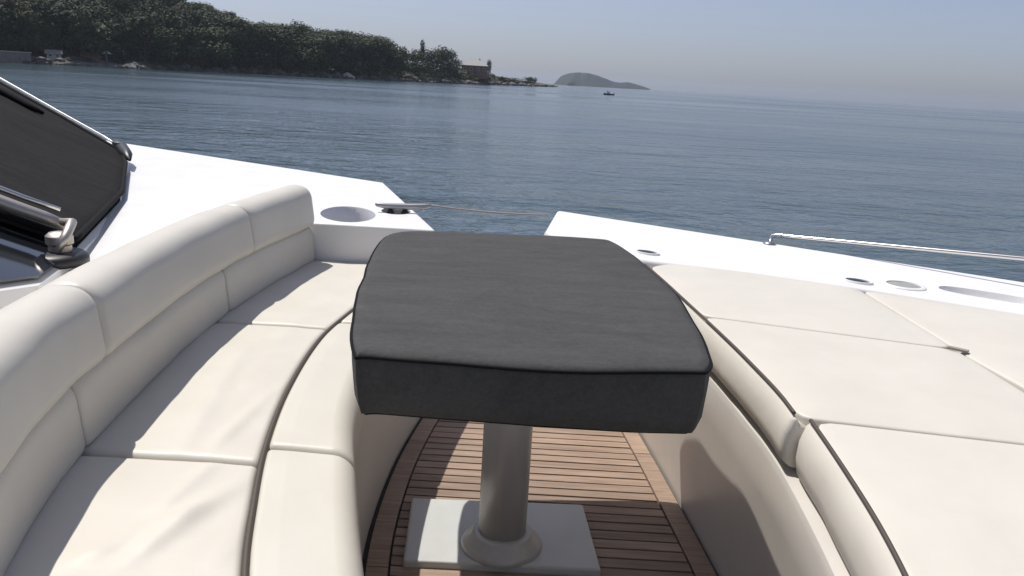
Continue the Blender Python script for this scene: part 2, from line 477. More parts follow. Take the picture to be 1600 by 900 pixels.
# ------------------------------------------------------------------ curved sofa on the left
ZS = .42
sofa = empty('sofa', (-.7, 2.0, 0), 'long curved white sofa of cream seat cushions built along the left side of the lounge', 'sofa')
RIDGES = [((215, 868), (402, 738), .010, .024), ((120, 880), (300, 800), .007, .028), ((340, 880), (400, 800), .006, .02),
          ((345, 690), (430, 610), .007, .018), ((290, 690), (370, 560), .004, .03), ((250, 800), (330, 730), .005, .02)]
RW = [(at_z(*a, ZS).xy, at_z(*b, ZS).xy, h, w) for a, b, h, w in RIDGES]
def wrinkle(x, y):
    p = Vector((x, y)); z = 0
    for a, b, h, w in RW:
        d = b-a; t = (p-a).dot(d)/d.length_squared
        f = smoothstep(-.25, .2, t)*(1-smoothstep(.8, 1.3, t))
        q = p-(a+d*t)
        side = q.x*d.y-q.y*d.x
        z += 1.3*h*f*math.exp(-(q.length/w)**2)*(1 if side > 0 else .8)
    z += (.0045*noise.noise(Vector((x*6, y*4, 3.1))))+.0014*noise.noise(Vector((x*16, y*13, 8)))
    return z
def seat_piece(name, fa, fb, y0, y1, zt, zb, ra, rb, mt, puff=.006, wr_=True, tilt=0.0):
    """cushion between two curves fa(y) < fb(y); ra, rb are the top edge radii"""
    ys = []
    re = .020
    for d in (0, .15, .4, .7, 1.0): ys.append(y0+.004+re*d)
    k = max(6, int((y1-y0)/.011))
    for i in range(1, k): ys.append(y0+.004+re+(y1-y0-.008-2*re)*i/k)
    for d in (1.0, .7, .4, .15, 0): ys.append(y1-.004-re*d)
    rows = []
    for yy in ys:
        d = min(yy-y0-.004, y1-.004-yy)
        drop = re-math.sqrt(max(0, re*re-(re-min(d, re))**2))
        a, b = fa(yy), fb(yy)
        pts = []
        pts.append((a, zb))
        for i in range(5):
            t = math.pi/2*i/4
            pts.append((a+ra*(1-math.cos(t)), zt-ra+ra*math.sin(t)))
        for i in range(1, 36):
            pts.append((a+ra+(b-rb-a-ra)*i/36, zt))
        for i in range(7):
            t = math.pi/2*i/6
            pts.append((b-rb+rb*math.sin(t), zt-rb+rb*math.cos(t)))
        pts.append((b, zb))
        row = []
        for x, z in pts:
            if z > zb+.001:
                u = (x-a)/(b-a); ve = min(1, d/.12)
                edge = min(1, min(u, 1-u)*4)
                z = z-drop*.9+puff*edge*(.4+.6*ve)+(wrinkle(x, yy)*edge*min(1, d/.03) if wr_ else 0)+tilt*u
            row.append((x, yy, z))
        rows.append(row)
    return mesh(name, *loft(rows), mt, sofa, smooth=True)
cuts = [.40, 1.585, 2.55, 3.53]
for a, b in zip(cuts, cuts[1:]):
    o = seat_piece('seat_cushion', lambda y: xb(y)-.06, lambda y: xg(y)-.006, a, b, ZS, ZS-.10, .02, .015, M_CREAM)
    edge_split(o, 60)
for a, b in ((.40, 1.66), (1.66, 2.62), (2.62, 3.53)):
    o = seat_piece('front_cushion', lambda y: xg(y)+.006, xf, a, b, ZS+.004, ZS-.13, .012, .05, M_WHITEV, .004, False, -.008)
    edge_split(o, 60)
ys = [.40+(3.52-.40)*i/70 for i in range(71)]
mesh('piping', *tube([(xg(y), y, ZS-.001) for y in ys], .0062, 8), M_PIPE, sofa, smooth=True)
# moulded base
rows = []
for yy in [.40+(3.53-.40)*i/40 for i in range(41)]:
    a, b = xb(yy)-.10, xf(yy)-.018
    rows.append([(a, yy, ZF-.01), (a, yy, ZS-.104), (b-.02, yy, ZS-.104), (b, yy, ZS-.125), (b+.016, yy, ZF+.05), (b+.028, yy, ZF+.012), (b+.028, yy, ZF-.01)])
edge_split(mesh('base', *loft(rows), M_BEIGE, sofa, smooth=True), 30)
# back cushions and bolsters swept along the back line
def normal_at(y):
    d = .02; t = Vector((xb(y+d)-xb(y-d), 2*d, 0)).normalized()
    return Vector((-t.y, t.x, 0))          # outward (to the left)
def swept(name, sect, y0, y1, mt, re=.035, g=.0035):
    cn = sum(p[0] for p in sect)/len(sect); cz = sum(p[1] for p in sect)/len(sect)
    ys = [(y0+g+re*d, d) for d in (0, .06, .2, .4, .65, 1)]
    k = max(8, int((y1-y0)/.04))
    ys += [(y0+g+re+(y1-y0-2*g-2*re)*i/k, 1) for i in range(1, k)]
    ys += [(y1-g-re*d, d) for d in (1, .65, .4, .2, .06, 0)]
    rows = []
    for yy, d in ys:
        s = .62+.38*math.sqrt(max(0, 1-(1-d)**2)) if d < 1 else 1.0
        s = 1-(1-s)*.26
        nrm = normal_at(yy); base = Vector((xb(yy), yy, 0))
        row = []
        for nn, z in sect:
            a = cn+(nn-cn)*s; c = cz+(z-cz)*s
            w = .0035*noise.noise(Vector((yy*6, a*12, c*12)))
            row.append(base+nrm*(a+w)+Vector((0, 0, c+w*.5)))
        rows.append(row)
    return edge_split(mesh(name, *loft(rows), mt, sofa, smooth=True), 70)
def rounded(pts, r, n=5):
    out = []; k = len(pts)
    for i in range(k):
        p0, p1, p2 = Vector(pts[i-1]), Vector(pts[i]), Vector(pts[(i+1) % k])
        rr = r[i] if isinstance(r, (list, tuple)) else r
        a = p1+(p0-p1).normalized()*min(rr, (p0-p1).length*.48); b = p1+(p2-p1).normalized()*min(rr, (p2-p1).length*.48)
        for j in range(n+1):
            t = j/n; out.append(tuple(a*(1-t)**2+p1*2*t*(1-t)+b*t*t))
    return out
low_sec = rounded([(.0, .418), (.015, .585), (.14, .585), (.14, .418)], [.018, .045, .02, .01])
bol_sec = rounded([(-.006, .574), (.020, .752), (.130, .762), (.235, .66), (.235, .575)], [.045, .052, .09, .06, .02], 8)
for a, b in ((.45, 1.60), (1.60, 2.66), (2.66, 3.525)):
    swept('back_cushion', low_sec, a, b, M_WHITEV, .03)
for a, b in ((.45, 1.74), (1.74, 2.90), (2.90, 3.525)):
    swept('bolster', bol_sec, a, b, M_WHITEV, .03, .0015)
# padded side of the bolster stack where it meets the shelf
rows = []

# ------------------------------------------------------------------ sun pad on the right
ZP = .60
pad = empty('sun_pad', (1.2, 2.0, 0), 'broad cream sun pad of flat cushions filling the right side of the lounge', 'sun pad')
rows = []
for yy in [.30+(3.35-.30)*i/44 for i in range(45)]:
    b = xp(yy)
    rows.append([(b+.30, yy, ZF-.01), (b+.052, yy, ZF-.01), (b+.028, yy, .15), (b+.004, yy, .33), (b-.012, yy, .445), (b-.006, yy, .462), (b+.010, yy, .470), (b+.05, yy, .472), (b+.30, yy, .472)])
edge_split(mesh('front_panel', *loft(rows), M_BEIGE, pad, smooth=True), 40)
mesh('pad_base', *slab([(xp(y)+.28, y) for y in (.31, .8, 1.3, 1.8, 2.3, 2.8, 3.0)]+[(.90, 3.00), (1.30, 2.81), (1.74, 2.575), (2.58, 2.03), (3.1, 1.4), (3.0, .31)], 0, .488), M_CREASE, pad)  # grey base, so the gaps between the cushions read as thin lines
def nose(y0, y1, off, zt, zb):
    re = .022; ys = [y0+.003+re*d for d in (0, .2, .5, 1)]+[y0+.003+re+(y1-y0-.006-2*re)*i/40 for i in range(1, 40)]+[y1-.003-re*d for d in (1, .5, .2, 0)]
    rows = []
    for yy in ys:
        d = min(yy-y0-.003, y1-.003-yy); k = re-math.sqrt(max(0, re*re-(re-min(d, re))**2))
        b = xp(yy)+off
        w = .003*noise.noise(Vector((yy*9, 1.7, 0)))
        rows.append([(b+.085, yy, zb), (b+.012+k*.4, yy, zb), (b-.004+k*.6+w, yy, zb+.012), (b-.010+k*.6+w, yy, zb+.045), (b-.008+k*.6+w, yy, zt-.045),
                     (b+.001+k*.5, yy, zt-.014), (b+.010+k*.3, yy, zt-.006-k*.2), (b+.02, yy, zt-.02-k*.3), (b+.085, yy, zt-.03-k*.2)])
    o = mesh('front_cushion', *loft(rows), M_CREAM, pad, smooth=True); edge_split(o, 60)
    mesh('piping', *tube([(xp(yy)+off+.010, yy, zt+.0005) for yy in ys[2:-2]], .0042, 8), M_PIPE, pad, smooth=True)
nose(1.575, 3.0, -.012, .604, .484)
nose(.32, 1.572, .014, .602, .474)
def pad_cushion(outline, zt=ZP, th=.11, seed=0, r=.007):
    """flat cushion of any convex plan outline, rounded edges and a soft, uneven top"""
    pts = []
    k = len(outline)
    for i in range(k):
        a, b = Vector(outline[i]), Vector(outline[(i+1) % k])
        m_ = max(2, int((b-a).length/.03))
        pts += [a+(b-a)*j/m_ for j in range(m_)]
    # soften corners
    for _ in range(2):
        pts = [pts[i]*.5+(pts[i-1]+pts[(i+1) % len(pts)])*.25 for i in range(len(pts))]
    c = Vector((0, 0))
    for p in pts: c += p/len(pts)
    rows = []
    def ringf(inset, z):
        out = []
        for p in pts:
            d = (c-p); q = p+d.normalized()*min(inset, d.length)
            out.append((q.x, q.y, z))
        return out
    rows += [ringf(.004, zt-th), ringf(0, zt-r), ringf(.2*r, zt-.45*r), ringf(.6*r, zt-.12*r), ringf(1.3*r, zt)]
    for s in (.08, .2, .35, .5, .65, .8, .92, .99):
        row = []
        for p in pts:
            q = p+(c-p)*s
            z = zt+.005*min(1, s/.35)+.0055*noise.noise(Vector((q.x*3.5, q.y*3.5, seed)))+.0015*noise.noise(Vector((q.x*11, q.y*9, seed+5)))
            row.append((q.x, q.y, z))
        rows.append(row)
    return edge_split(mesh('pad_cushion', *loft(rows), M_CREAM, pad, smooth=True), 70)
g = .0025
kx = 1.24
def fr(y): return xp(y)+(.006 if y > 1.5735 else .031)
A = [(fr(2.33)+.002, 2.331), (kx-g, 2.135+g), (kx-g, 2.80), (.90, 2.975), (.62, 3.06), (fr(2.9), 2.98), (fr(2.6), 2.6)]
pad_cushion(A, seed=1)
B = [(fr(1.60), 1.578+g), (kx-g, 1.478+g), (kx-g, 2.135-g), (fr(2.33), 2.325-g), (fr(2.1)-.0, 2.1), (fr(1.8), 1.8)]
pad_cushion(B, seed=2)
Cc = [(fr(.42), .42), (kx-g, .40), (kx-g, 1.478-g), (fr(1.565), 1.570-g), (fr(1.3), 1.3), (fr(1.0), 1.0), (fr(.7), .7)]
pad_cushion(Cc, seed=3)
D = [(kx+g, 2.06), (1.262, 1.80), (1.30, 1.62), (2.55, 1.5), (2.52, 2.0), (1.74, 2.53), (kx+g, 2.79)]
pad_cushion(D, seed=4)
pad_cushion([(1.255, .40), (2.5, .40), (2.55, 1.49), (1.302, 1.605), (1.265, 1.45)], seed=5)
# small tab where the pad seams cross
tp = at_z(1492, 545, ZP+.004)
o = mesh('tab', *box((tp.x+.004, tp.y-.01, ZP+.006), (.05, .018, .006), rad(-40)), M_CREASE, pad)

# ------------------------------------------------------------------ table
table = empty('table', (.02, 2.0, 0), 'pedestal table on a round metal pole and pale square foot plate', 'table')
PX, PY = .012, 2.105
OUT = [(-.288, 1.414), (-.330, 1.62), (-.372, 1.90), (-.400, 2.20), (-.418, 2.48), (-.395, 2.60), (-.30, 2.655), (0, 2.69), (.27, 2.705), (.335, 2.64), (.385, 2.36), (.415, 2.08), (.420, 1.80), (.402, 1.54), (.381, 1.440), (.33, 1.418), (.05, 1.388), (-.24, 1.402)]
def cr_loop(pts, n=6):
    out = []; k = len(pts)
    for i in range(k):
        p0, p1, p2, p3 = [Vector(pts[(i+j-1) % k]) for j in range(4)]
        for j in range(n):
            t = j/n
            out.append(.5*((2*p1)+(p2-p0)*t+(2*p0-5*p1+4*p2-p3)*t*t+(3*p1-p0-3*p2+p3)*t**3))
    return out
LOOP = cr_loop(OUT)
CC = Vector((.012, 2.03))
def scl(s, z, wob=0.0, seed=0):
    out = []
    for i, p in enumerate(LOOP):
        q = CC+(p-CC)*s
        d = (p-CC).normalized()*wob*noise.noise(Vector((p.x*6, p.y*6, seed)))
        out.append((q.x+d.x, q.y+d.y, z-(.014*max(0, q.x/.4) if z < .665 else 0)))
    return out
top_o = mesh('tabletop', *loft([scl(.935, .672), scl(.945, .678), scl(.955, .722), scl(.945, .728)]), M_GEL, table, smooth=False)
mesh('pole', *lathe([(.070, .03), (.0695, .40), (.069, .768)], (PX, PY, ZF), 48), M_ALU, table, smooth=True)
edge_split(bpy.data.objects[table.children[-1].name], 40)
edge_split(mesh('collar', *lathe([(.118, .026), (.120, .034), (.114, .046), (.094, .060), (.088, .074), (.082, .080), (.071, .081)], (PX, PY, ZF), 48), M_ALU, table, smooth=True), 45)
PL = [at_z(x_, y_, .032) for x_, y_ in ((640, 785), (915, 785), (945, 885), (632, 882))]
pl = [(-.285, 2.345), (.272, 2.365), (.298, 2.005), (-.262, 1.995)]
bp = mesh('base_plate', *slab(pl[::-1], ZF+.003, ZF+.030), M_PLATE, table); bevel(bp, .008, 3)
# fitted cover
cov = empty('table_cover', (.012, 2.03, .63), 'fitted charcoal cloth cover with dark sides pulled over the table', 'table cover')
rows = [scl(.935, .630, .004, 2), scl(.950, .618, .006, 2), scl(.968, .623, .008, 2), scl(.986, .648, .010, 3), scl(.996, .695, .008, 4), scl(1.0, .728, .009, 5), scl(.997, .741, .009, 5), scl(.987, .748, .008, 5)]
for s in (.95, .88, .78, .66, .52, .38, .24, .1, .02):
    row = []
    for p in LOOP:
        q = CC+(p-CC)*s
        z = .749+.004*(1-s)+.0022*noise.noise(Vector((q.x*5, q.y*5, 1)))+.0012*noise.noise(Vector((q.x*17, q.y*12, 7)))
        for (ox, sl, wd, hh) in ((.05, -.9, .022, .0035), (.30, -1.1, .018, .003), (-.16, -.7, .026, .003), (.18, .5, .03, .002)):
            z += hh*math.exp(-((q.x-ox-(q.y-2.0)*sl)/wd)**2)*smoothstep(-.1, .5, noise.noise(Vector((q.y*3, ox*9, 2)))+.25)
        row.append((q.x, q.y, z))
    rows.append(row)
V, F = [], []; n = len(LOOP)
for r in rows: V += r
for i in range(len(rows)-1):
    for j in range(n): F.append((i*n+j, i*n+(j+1) % n, (i+1)*n+(j+1) % n, (i+1)*n+j))
F.append(tuple((len(rows)-1)*n+j for j in range(n)))
mesh('cloth', V, F, M_COVER, cov, smooth=True)
mesh('piping', *tube(scl(1.0005,   .7405, .009, 5), .0034, 8, True), M_HEM, cov, smooth=True)
mesh('hem', *tube(scl(.949, .6185, .006, 2), .003, 6, True), M_HEM, cov, smooth=True)

# ------------------------------------------------------------------ fittings on the decks
def fitting(px, py, rx, ry, name, label, cat, mt, group=None, hgt=.008, cap=None):
    p = at_z(px, py, ZD)
    t = empty(name, (p.x, p.y, ZD), label, cat, group)
    def rings(spec): return [[(a, b, ZD+z) for a, b in ellipse(p.x, p.y, rx*s, ry*s, EDGE_A, 28)] for s, z in spec]
    edge_split(mesh('rim', *loft(rings([(1.25, -.004), (1.25, hgt*.5), (1.18, hgt), (1.0, hgt), (.98, .001)])), M_GEL if cap is None else M_STEEL, t, smooth=True), 40)
    edge_split(mesh('cap', *loft(rings([(.98, -.003), (.98, .003), (.9, .0045), (.5, .006), (.02, .0065)])), mt, t, smooth=True), 40)
    return t
fitting(1011, 396, .045, .026, 'deck_socket', 'small dark oval deck socket at the pad edge next to the table cover', 'deck socket', M_BLACK, 'dark deck sockets')
fitting(1340, 441, .045, .028, 'deck_socket', 'small dark oval deck socket beside the round grey filler cap', 'deck socket', M_BLACK, 'dark deck sockets')
fitting(1412, 447, .062, .056, 'filler_cap', 'round grey filler cap set in the white foredeck', 'filler cap', M_GREYF, None, .007)
# cleat at the gate
cl = at_z(648, 330, ZD+.03)
ct = empty('mooring_cleat', (cl.x, cl.y, ZD), 'dark steel mooring cleat lying low at the gate end of the left side deck', 'cleat')
ax = Vector((.97, .12, 0)).normalized()
c0 = Vector((-.585, 3.93, ZD))
mesh('horn', *tube([c0+ax*d+Vector((0, 0, h)) for d, h in ((-.11, .040), (-.10, .036), (-.06, .031), (0, .030), (.06, .031), (.13, .036), (.155, .040), (.165, .043))], [.005, .011, .015, .017, .016, .014, .010, .004], 14), M_CLEAT, ct, smooth=True)
for d in (-.035, .035):
    c = c0+ax*d
    mesh('foot', *lathe([(.020, -.004), (.020, .004), (.013, .010), (.012, .030)], tuple(c), 18), M_BLACK, ct, smooth=True)
# cord across the gate
g0 = c0+ax*.16+Vector((0, 0, .042)); g1 = at_y(856, 336, 4.05)
gl = []
for i in range(25):
    t = i/24; p = g0.lerp(g1, t); p.z -= .010*4*t*(1-t); gl.append(p)
o = mesh('gate_cord', *tube(gl, .0052, 8), M_LINE, None, smooth=True, org=tuple(g0)); props(o, 'thin grey cord stretched across the open gate in front of the sea', 'cord')
# hand rail on the foredeck edge
hr = empty('guard_rail', (1.19, 3.66, ZD), 'thin polished rail rising along the outer edge of the right foredeck', 'rail')
r0 = at_y(1208, 367, 3.72); r1 = at_y(1600, 404, 3.06)
rd = (r1-r0)
pts = [Vector((r0.x-.035, r0.y-.075, ZD-.002)), Vector((r0.x-.022, r0.y-.05, ZD+(r0.z-ZD)*.55)), Vector((r0.x-.008, r0.y, r0.z-.008)), r0+rd*.015]+[r0+rd*t for t in (.1, .3, .5, .7, .9, 1.0, 1.25, 1.5)]
mesh('rail', *tube(pts, .0085, 12), M_CHROME, hr, smooth=True)
mesh('foot', *lathe([(.030, -.003), (.030, .004), (.022, .010), (.013, .014)], tuple(Vector((pts[0].x, pts[0].y, ZD))), 20), M_CHROME, hr, smooth=True)
p = r0+rd*1.35
mesh('post', *tube([(p.x-.02, p.y-.07, ZD-.003), (p.x, p.y, p.z)], .010, 12), M_CHROME, hr, smooth=True)

# ------------------------------------------------------------------ windscreen and its cover
W1 = Vector((-2.60, 5.30, .63)); W4 = Vector((-1.515, 2.69, .63)); W0 = at_y(0, 130, 6.16)
wn_ = (W4-W1).cross(W0-W1).normalized()
if wn_.z < 0: wn_ = -wn_
def onw(px, py, lift=0.0): return at_plane(px, py, W1, wn_)+wn_*lift
gp = [onw(*p) for p in ((-260, -3), (0, 132), (95, 185), (194, 240), (196, 252), (190, 312), (114, 393), (62, 430), (0, 438), (-200, 470))]
ws = empty('windscreen', tuple(W4), 'raked windscreen of dark glass in a white frame at the left edge', 'windscreen')
def plate(pts, up, th):
    k = len(pts); V = [tuple(p+wn_*up) for p in pts]+[tuple(p+wn_*(up-th)) for p in pts]
    F = [tuple(range(k)), tuple(range(2*k-1, k-1, -1))]+[(i, (i+1) % k, k+(i+1) % k, k+i) for i in range(k)]
    return V, F
def grow(pts, d):
    c = Vector((0, 0, 0))
    for p in pts: c += p/len(pts)
    return [p+(p-c).normalized()*d for p in pts]
mesh('glass', *plate(gp, 0, .012), M_GLASS, ws)
fo = grow(gp, .05)
V = [tuple(p-wn_*.016) for p in fo]+[(p.x, p.y, .55) for p in grow(gp, .10)]
k = len(fo)
mesh('frame', V, [tuple(range(k))]+[(i, (i+1) % k, k+(i+1) % k, k+i) for i in range(k)], M_GEL, ws)
mesh('trim', *tube([onw(*p, lift=.012) for p in ((-260, -10), (0, 125), (95, 179), (160, 215), (196, 238))], .008, 10), M_STEEL, ws, smooth=True)
# cover: sagging cloth on the glass
wc = empty('windscreen_cover', tuple(W4+Vector((0, 0, .03))), 'black mesh sun cover stretched over the raked windscreen', 'windscreen cover')
cp_ = [onw(*p, lift=.03) for p in ((-260, 6), (0, 138), (95, 191), (186, 244), (193, 262), (187, 309), (112, 388), (0, 350), (-260, 262))]
dense = []
for i in range(len(cp_)):
    a, b = cp_[i], cp_[(i+1) % len(cp_)]
    m_ = max(1, int((b-a).length/.08))
    dense += [a+(b-a)*j/m_ for j in range(m_)]
cc = Vector((0, 0, 0))
for p in dense: cc += p/len(dense)
rows = [[p-wn_*.022 for p in dense], [p-wn_*.006 for p in dense]]
for s in (.012, .05, .12, .22, .34, .48, .62, .78, .92):
    row = []
    for p in dense:
        q = p+(cc-p)*s
        w = .022*noise.noise(q*1.6)+.010*noise.noise(Vector((q.x*2.2, q.y*6, q.z*8)))
        row.append(q+wn_*(w*min(1, s/.12)))
    rows.append(row)
mesh('cloth', *loft(rows), M_MESH, wc, smooth=True)
mesh('hem', *tube([p+wn_*.003 for p in dense], .012, 8, True), M_HEM, wc, smooth=True)
mesh('strap', *tube([onw(*p, lift=.05) for p in ((-120, 105), (-40, 138), (0, 156), (40, 176), (62, 188))], [.028, .028, .026, .022, .012], 8), M_HEM, wc, smooth=True)
hk = onw(178, 239, .06)
mesh('buckle', *box(tuple(hk), (.075, .035, .03), rad(-38)), M_CHROME, wc)
mesh('hook', *tube([onw(*p, lift=.05) for p in ((176, 232), (186, 243), (193, 252), (198, 262))], [.02, .04, .035, .008], 8), M_BLACK, wc, smooth=True)
# wiper
wp = empty('wiper', tuple(onw(100, 400)), 'chrome wiper arm with its pivot at the lower corner of the windscreen', 'wiper')
arm = [onw(*p, lift=.075) for p in ((-260, 262), (-100, 318), (0, 354), (55, 372), (90, 385))]
mesh('arm', *tube(arm, [.023, .023, .022, .020, .016], 14), M_SATIN, wp, smooth=True)
mesh('rod', *tube([p+Vector((.012, .075, .012)) for p in arm[:4]], .009, 8), M_CHROME, wp, smooth=True)
pv = onw(88, 396, .03)
edge_split(mesh('pivot', *lathe([(.034, -.05), (.034, .0), (.040, .006), (.040, .030), (.030, .040), (.010, .044)], tuple(pv), 24), M_SATIN, wp, smooth=True), 40)
mesh('bracket', *tube([arm[-1]+Vector((-.04, 0, .01)), arm[-1]+Vector((.03, -.02, .015)), pv+Vector((.035, -.03, .03)), pv+Vector((.02, -.05, -.01))], [.012, .016, .015, .009], 10), M_SATIN, wp, smooth=True)
mesh('gasket', *lathe([(.10, -.035), (.10, -.012), (.085, .0), (.05, .002)], tuple(pv+Vector((-.01, -.02, -.02))), 24), M_BLACK, wp, smooth=True)

# ------------------------------------------------------------------ the wooded shore
SH = [(-520, 96), (-260, 150), (0, 218), (200, 227), (400, 258), (500, 269), (600, 284), (700, 334), (775, 388), (830, 470), (880, 560)]
SIL = [(-520, -230), (-260, -160), (0, -75), (200, -28), (270, -6), (300, 6), (340, 16), (400, 40), (450, 36), (500, 43), (560, 49), (600, 57), (628, 78), (642, 98)]
def hor(px): return 126.5+.0577*(px-800)
def polar(px, D):
    d = ray(px, hor(px)); h = Vector((d.x, d.y, 0)).normalized()
    return h*D
def zsil(px, D): return EYE+D*(hor(px)-interp(SIL, px))/1256
RIDGE = [(-520, 11), (-260, 14), (0, 17), (200, 16), (290, 13.5), (400, 8.0), (500, 6.5), (600, 5.0), (642, 4.2), (720, 4.0), (770, 3.2), (800, 2.0), (830, 1.8), (860, .9), (880, .1)]
def terrain(px, w):
    zr = interp(RIDGE, px)
    bank = 1.3*min(1, max(.15, zr/3))
    z = SEA-.4+(bank+.4)*smoothstep(-1, 5, w)
    z += zr*smoothstep(4, 70 if px < 640 else 26, w)
    z += (.5+.05*zr)*noise.noise(Vector((px*.05, w*.08, 0)))*smoothstep(0, 6, w)*min(1, zr/3)
    return z
pxs = [-520+i*12 for i in range(int(1400/12)+1)]
ws_ = [-3, 0, 1.5, 3, 5, 8, 12, 17, 24, 32, 42, 55, 70, 90, 120]
V, F = [], []
for px in pxs:
    D = interp(SH, px)+1.5*noise.noise(Vector((px*.09, 3, 0)))
    for w in ws_:
        p = polar(px, D+w); V.append((p.x, p.y, terrain(px, w)))
nw = len(ws_)
for i in range(len(pxs)-1):
    for j in range(nw-1): F.append((i*nw+j, (i+1)*nw+j, (i+1)*nw+j+1, i*nw+j+1))
o = mesh('hill', V, F, M_EARTH, smooth=True); o['kind'] = 'structure'

# rocks along the water: one stuff object
V, F = [], []
def rock_vf(c, r, sq=.6, seed=0):
    bm = bmesh.new(); bmesh.ops.create_icosphere(bm, subdivisions=1, radius=1)
    v_ = []
    for v in bm.verts:
        k = 1+.35*noise.noise(v.co*1.7+Vector((seed*3.1, seed, 0)))
        v_.append((c[0]+v.co.x*r*k, c[1]+v.co.y*r*k, c[2]+v.co.z*r*sq*k))
    f_ = [tuple(v.index for v in f.verts) for f in bm.faces]
    bm.free(); return v_, f_
parts = []
for i in range(420):
    px = random.uniform(-420, 872); w = random.uniform(-1.2, 3.5)
    if random.random() < .35: px = random.choice((60, 120, 190, 330, 520, 610, 690, 800, 850))+random.gauss(0, 18)
    D = interp(SH, px); p = polar(px, D+w); r = random.choice((.4, .6, .8, 1.2, 1.7))*min(1.4, D/260)
    parts.append(rock_vf((p.x, p.y, max(SEA, terrain(px, w))+.1*r), r, random.uniform(.4, .8), i))
o = mesh('shore_rocks', *join(*parts), M_ROCK); props(o, kind='stuff')
def boulder(px, w, r, label, mt):
    p = polar(px, interp(SH, px)+w); z = terrain(px, w)
    o = mesh('boulder', *join(rock_vf((p.x, p.y, z+.3*r), r, .75, px), rock_vf((p.x+.8*r, p.y+.3, z+.1*r), r*.6, .7, px+3)), mt, None, org=(p.x, p.y, z))
    props(o, label, 'boulder', 'pale boulders on the shore')
boulder(543, 1.5, 1.9, 'pale pinkish boulder at the waterline below the tall end of the wood', M_PINKROCK)
boulder(612, 1.0, 1.5, 'low pale boulder at the waterline between the wood and the domed tree', M_ROCK)

# --- trees
def crown_vf(kind, seed, quality=1.0):
    rnd = random.Random(seed); V, F = [], []
    lobes = []
    if kind == 'pine':
        for i in range(9):
            a = rnd.uniform(0, 6.283); r = rnd.uniform(.05, .33)
            z = rnd.uniform(.42, .86)
            lobes.append((Vector((r*math.cos(a), r*math.sin(a), z)), rnd.uniform(.13, .22), .72))
        lobes.append((Vector((0, 0, .80)), .22, .85))
        for i in range(4):
            a = rnd.uniform(0, 6.283); lobes.append((Vector((.26*math.cos(a), .26*math.sin(a), rnd.uniform(.22, .40))), rnd.uniform(.10, .17), .7))
    elif kind == 'broad':
        for i in range(13):
            a = rnd.uniform(0, 6.283); r = rnd.uniform(.12, .42); z = rnd.uniform(.25, .82)
            r *= 1.1-abs(z-.45)*.7
            lobes.append((Vector((r*math.cos(a), r*math.sin(a), z)), rnd.uniform(.14, .23), .85))
        lobes.append((Vector((0, 0, .78)), .22, .9))
    elif kind == 'cypress':
        for i in range(12):
            z = .08+.82*i/11; lobes.append((Vector((rnd.uniform(-.02, .02), rnd.uniform(-.02, .02), z)), .095*math.sin(math.pi*min(1, (1-z)*1.15+.12))**.6+.012, 1.6))
    elif kind == 'shrub':
        for i in range(9):
            a = rnd.uniform(0, 6.283); r = rnd.uniform(0, .42)
            lobes.append((Vector((r*math.cos(a), r*math.sin(a), rnd.uniform(.2, .62))), rnd.uniform(.18, .30), .8))
    nl = int({'pine': 1500, 'broad': 1900, 'cypress': 900, 'shrub': 500}[kind]*quality)
    ls = {'pine': .030, 'broad': .030, 'cypress': .022, 'shrub': .06}[kind]
    tot = sum(r*r for _, r, _ in lobes)
    for c, r, sq in lobes:
        for i in range(int(nl*r*r/tot)):
            d = Vector((rnd.gauss(0, 1), rnd.gauss(0, 1), rnd.gauss(0, 1))).normalized()
            rr = r*(rnd.uniform(.55, 1.08) if rnd.random() < .8 else rnd.uniform(.9, 1.22))
            p = c+Vector((d.x*rr, d.y*rr, d.z*rr*sq))
            u = (d+Vector((rnd.uniform(-.7, .7), rnd.uniform(-.7, .7), rnd.uniform(-.3, .9)))).normalized()
            t1 = u.orthogonal().normalized(); t2 = u.cross(t1)
            a = rnd.uniform(0, 6.283); t1, t2 = t1*math.cos(a)+t2*math.sin(a), t2*math.cos(a)-t1*math.sin(a)
            s = ls*rnd.uniform(.6, 1.35); k = len(V)
            V += [p-t1*s, p+t2*s*.6+u*s*.2, p+t1*s, p-t2*s*.6+u*s*.15]
            F.append((k, k+1, k+2, k+3))
    return V, F, lobes
def trunk_vf(lobes, kind):
    vf = [tube([(0, 0, -.06), (.008, .004, .15), (-.006, .008, .4), (0, 0, .72)], [.026, .019, .014, .006], 7)]
    if kind != 'cypress':
        for c, r, sq in lobes[:7]:
            vf.append(tube([(0, 0, max(.12, c.z-.22)), (c.x*.5, c.y*.5, c.z-.08), tuple(c)], [.010, .007, .003], 5))
    return join(*vf)
PROTO = {}
def proto(kind, i, mt):
    V, F, lobes = crown_vf(kind, 100*len(kind)+i)
    me = bpy.data.meshes.new('crown'); me.from_pydata([tuple(v) for v in V], [], F); me.materials.append(mt)
    TV, TF = trunk_vf(lobes, kind)
    tm = bpy.data.meshes.new('trunk'); tm.from_pydata([tuple(v) for v in TV], [], TF); tm.materials.append(M_BARK)
    return me, tm
for kind, cnt, mt in (('pine', 6, M_PINE), ('broad', 4, M_OAK), ('cypress', 2, M_CYP), ('shrub', 3, M_OAK)):
    PROTO[kind] = [proto(kind, i, mt) for i in range(cnt)]
def tree(name, kind, loc, h, wid, label, cat, group=None, k=None):
    me, tm = PROTO[kind][random.randrange(len(PROTO[kind])) if k is None else k]
    e = bpy.data.objects.new(name, None); COL.objects.link(e); e.empty_display_size = .5
    e.location = loc; e.rotation_euler = (0, 0, random.uniform(0, 6.28)); e.scale = (h*wid, h*wid, h)
    ORG[e.name] = Vector(loc)
    props(e, label, cat, group)
    for nm, m_ in (('crown', me), ('trunk', tm)):
        c = bpy.data.objects.new(nm, m_); COL.objects.link(c); c.parent = e
    return e
nt_ = 0
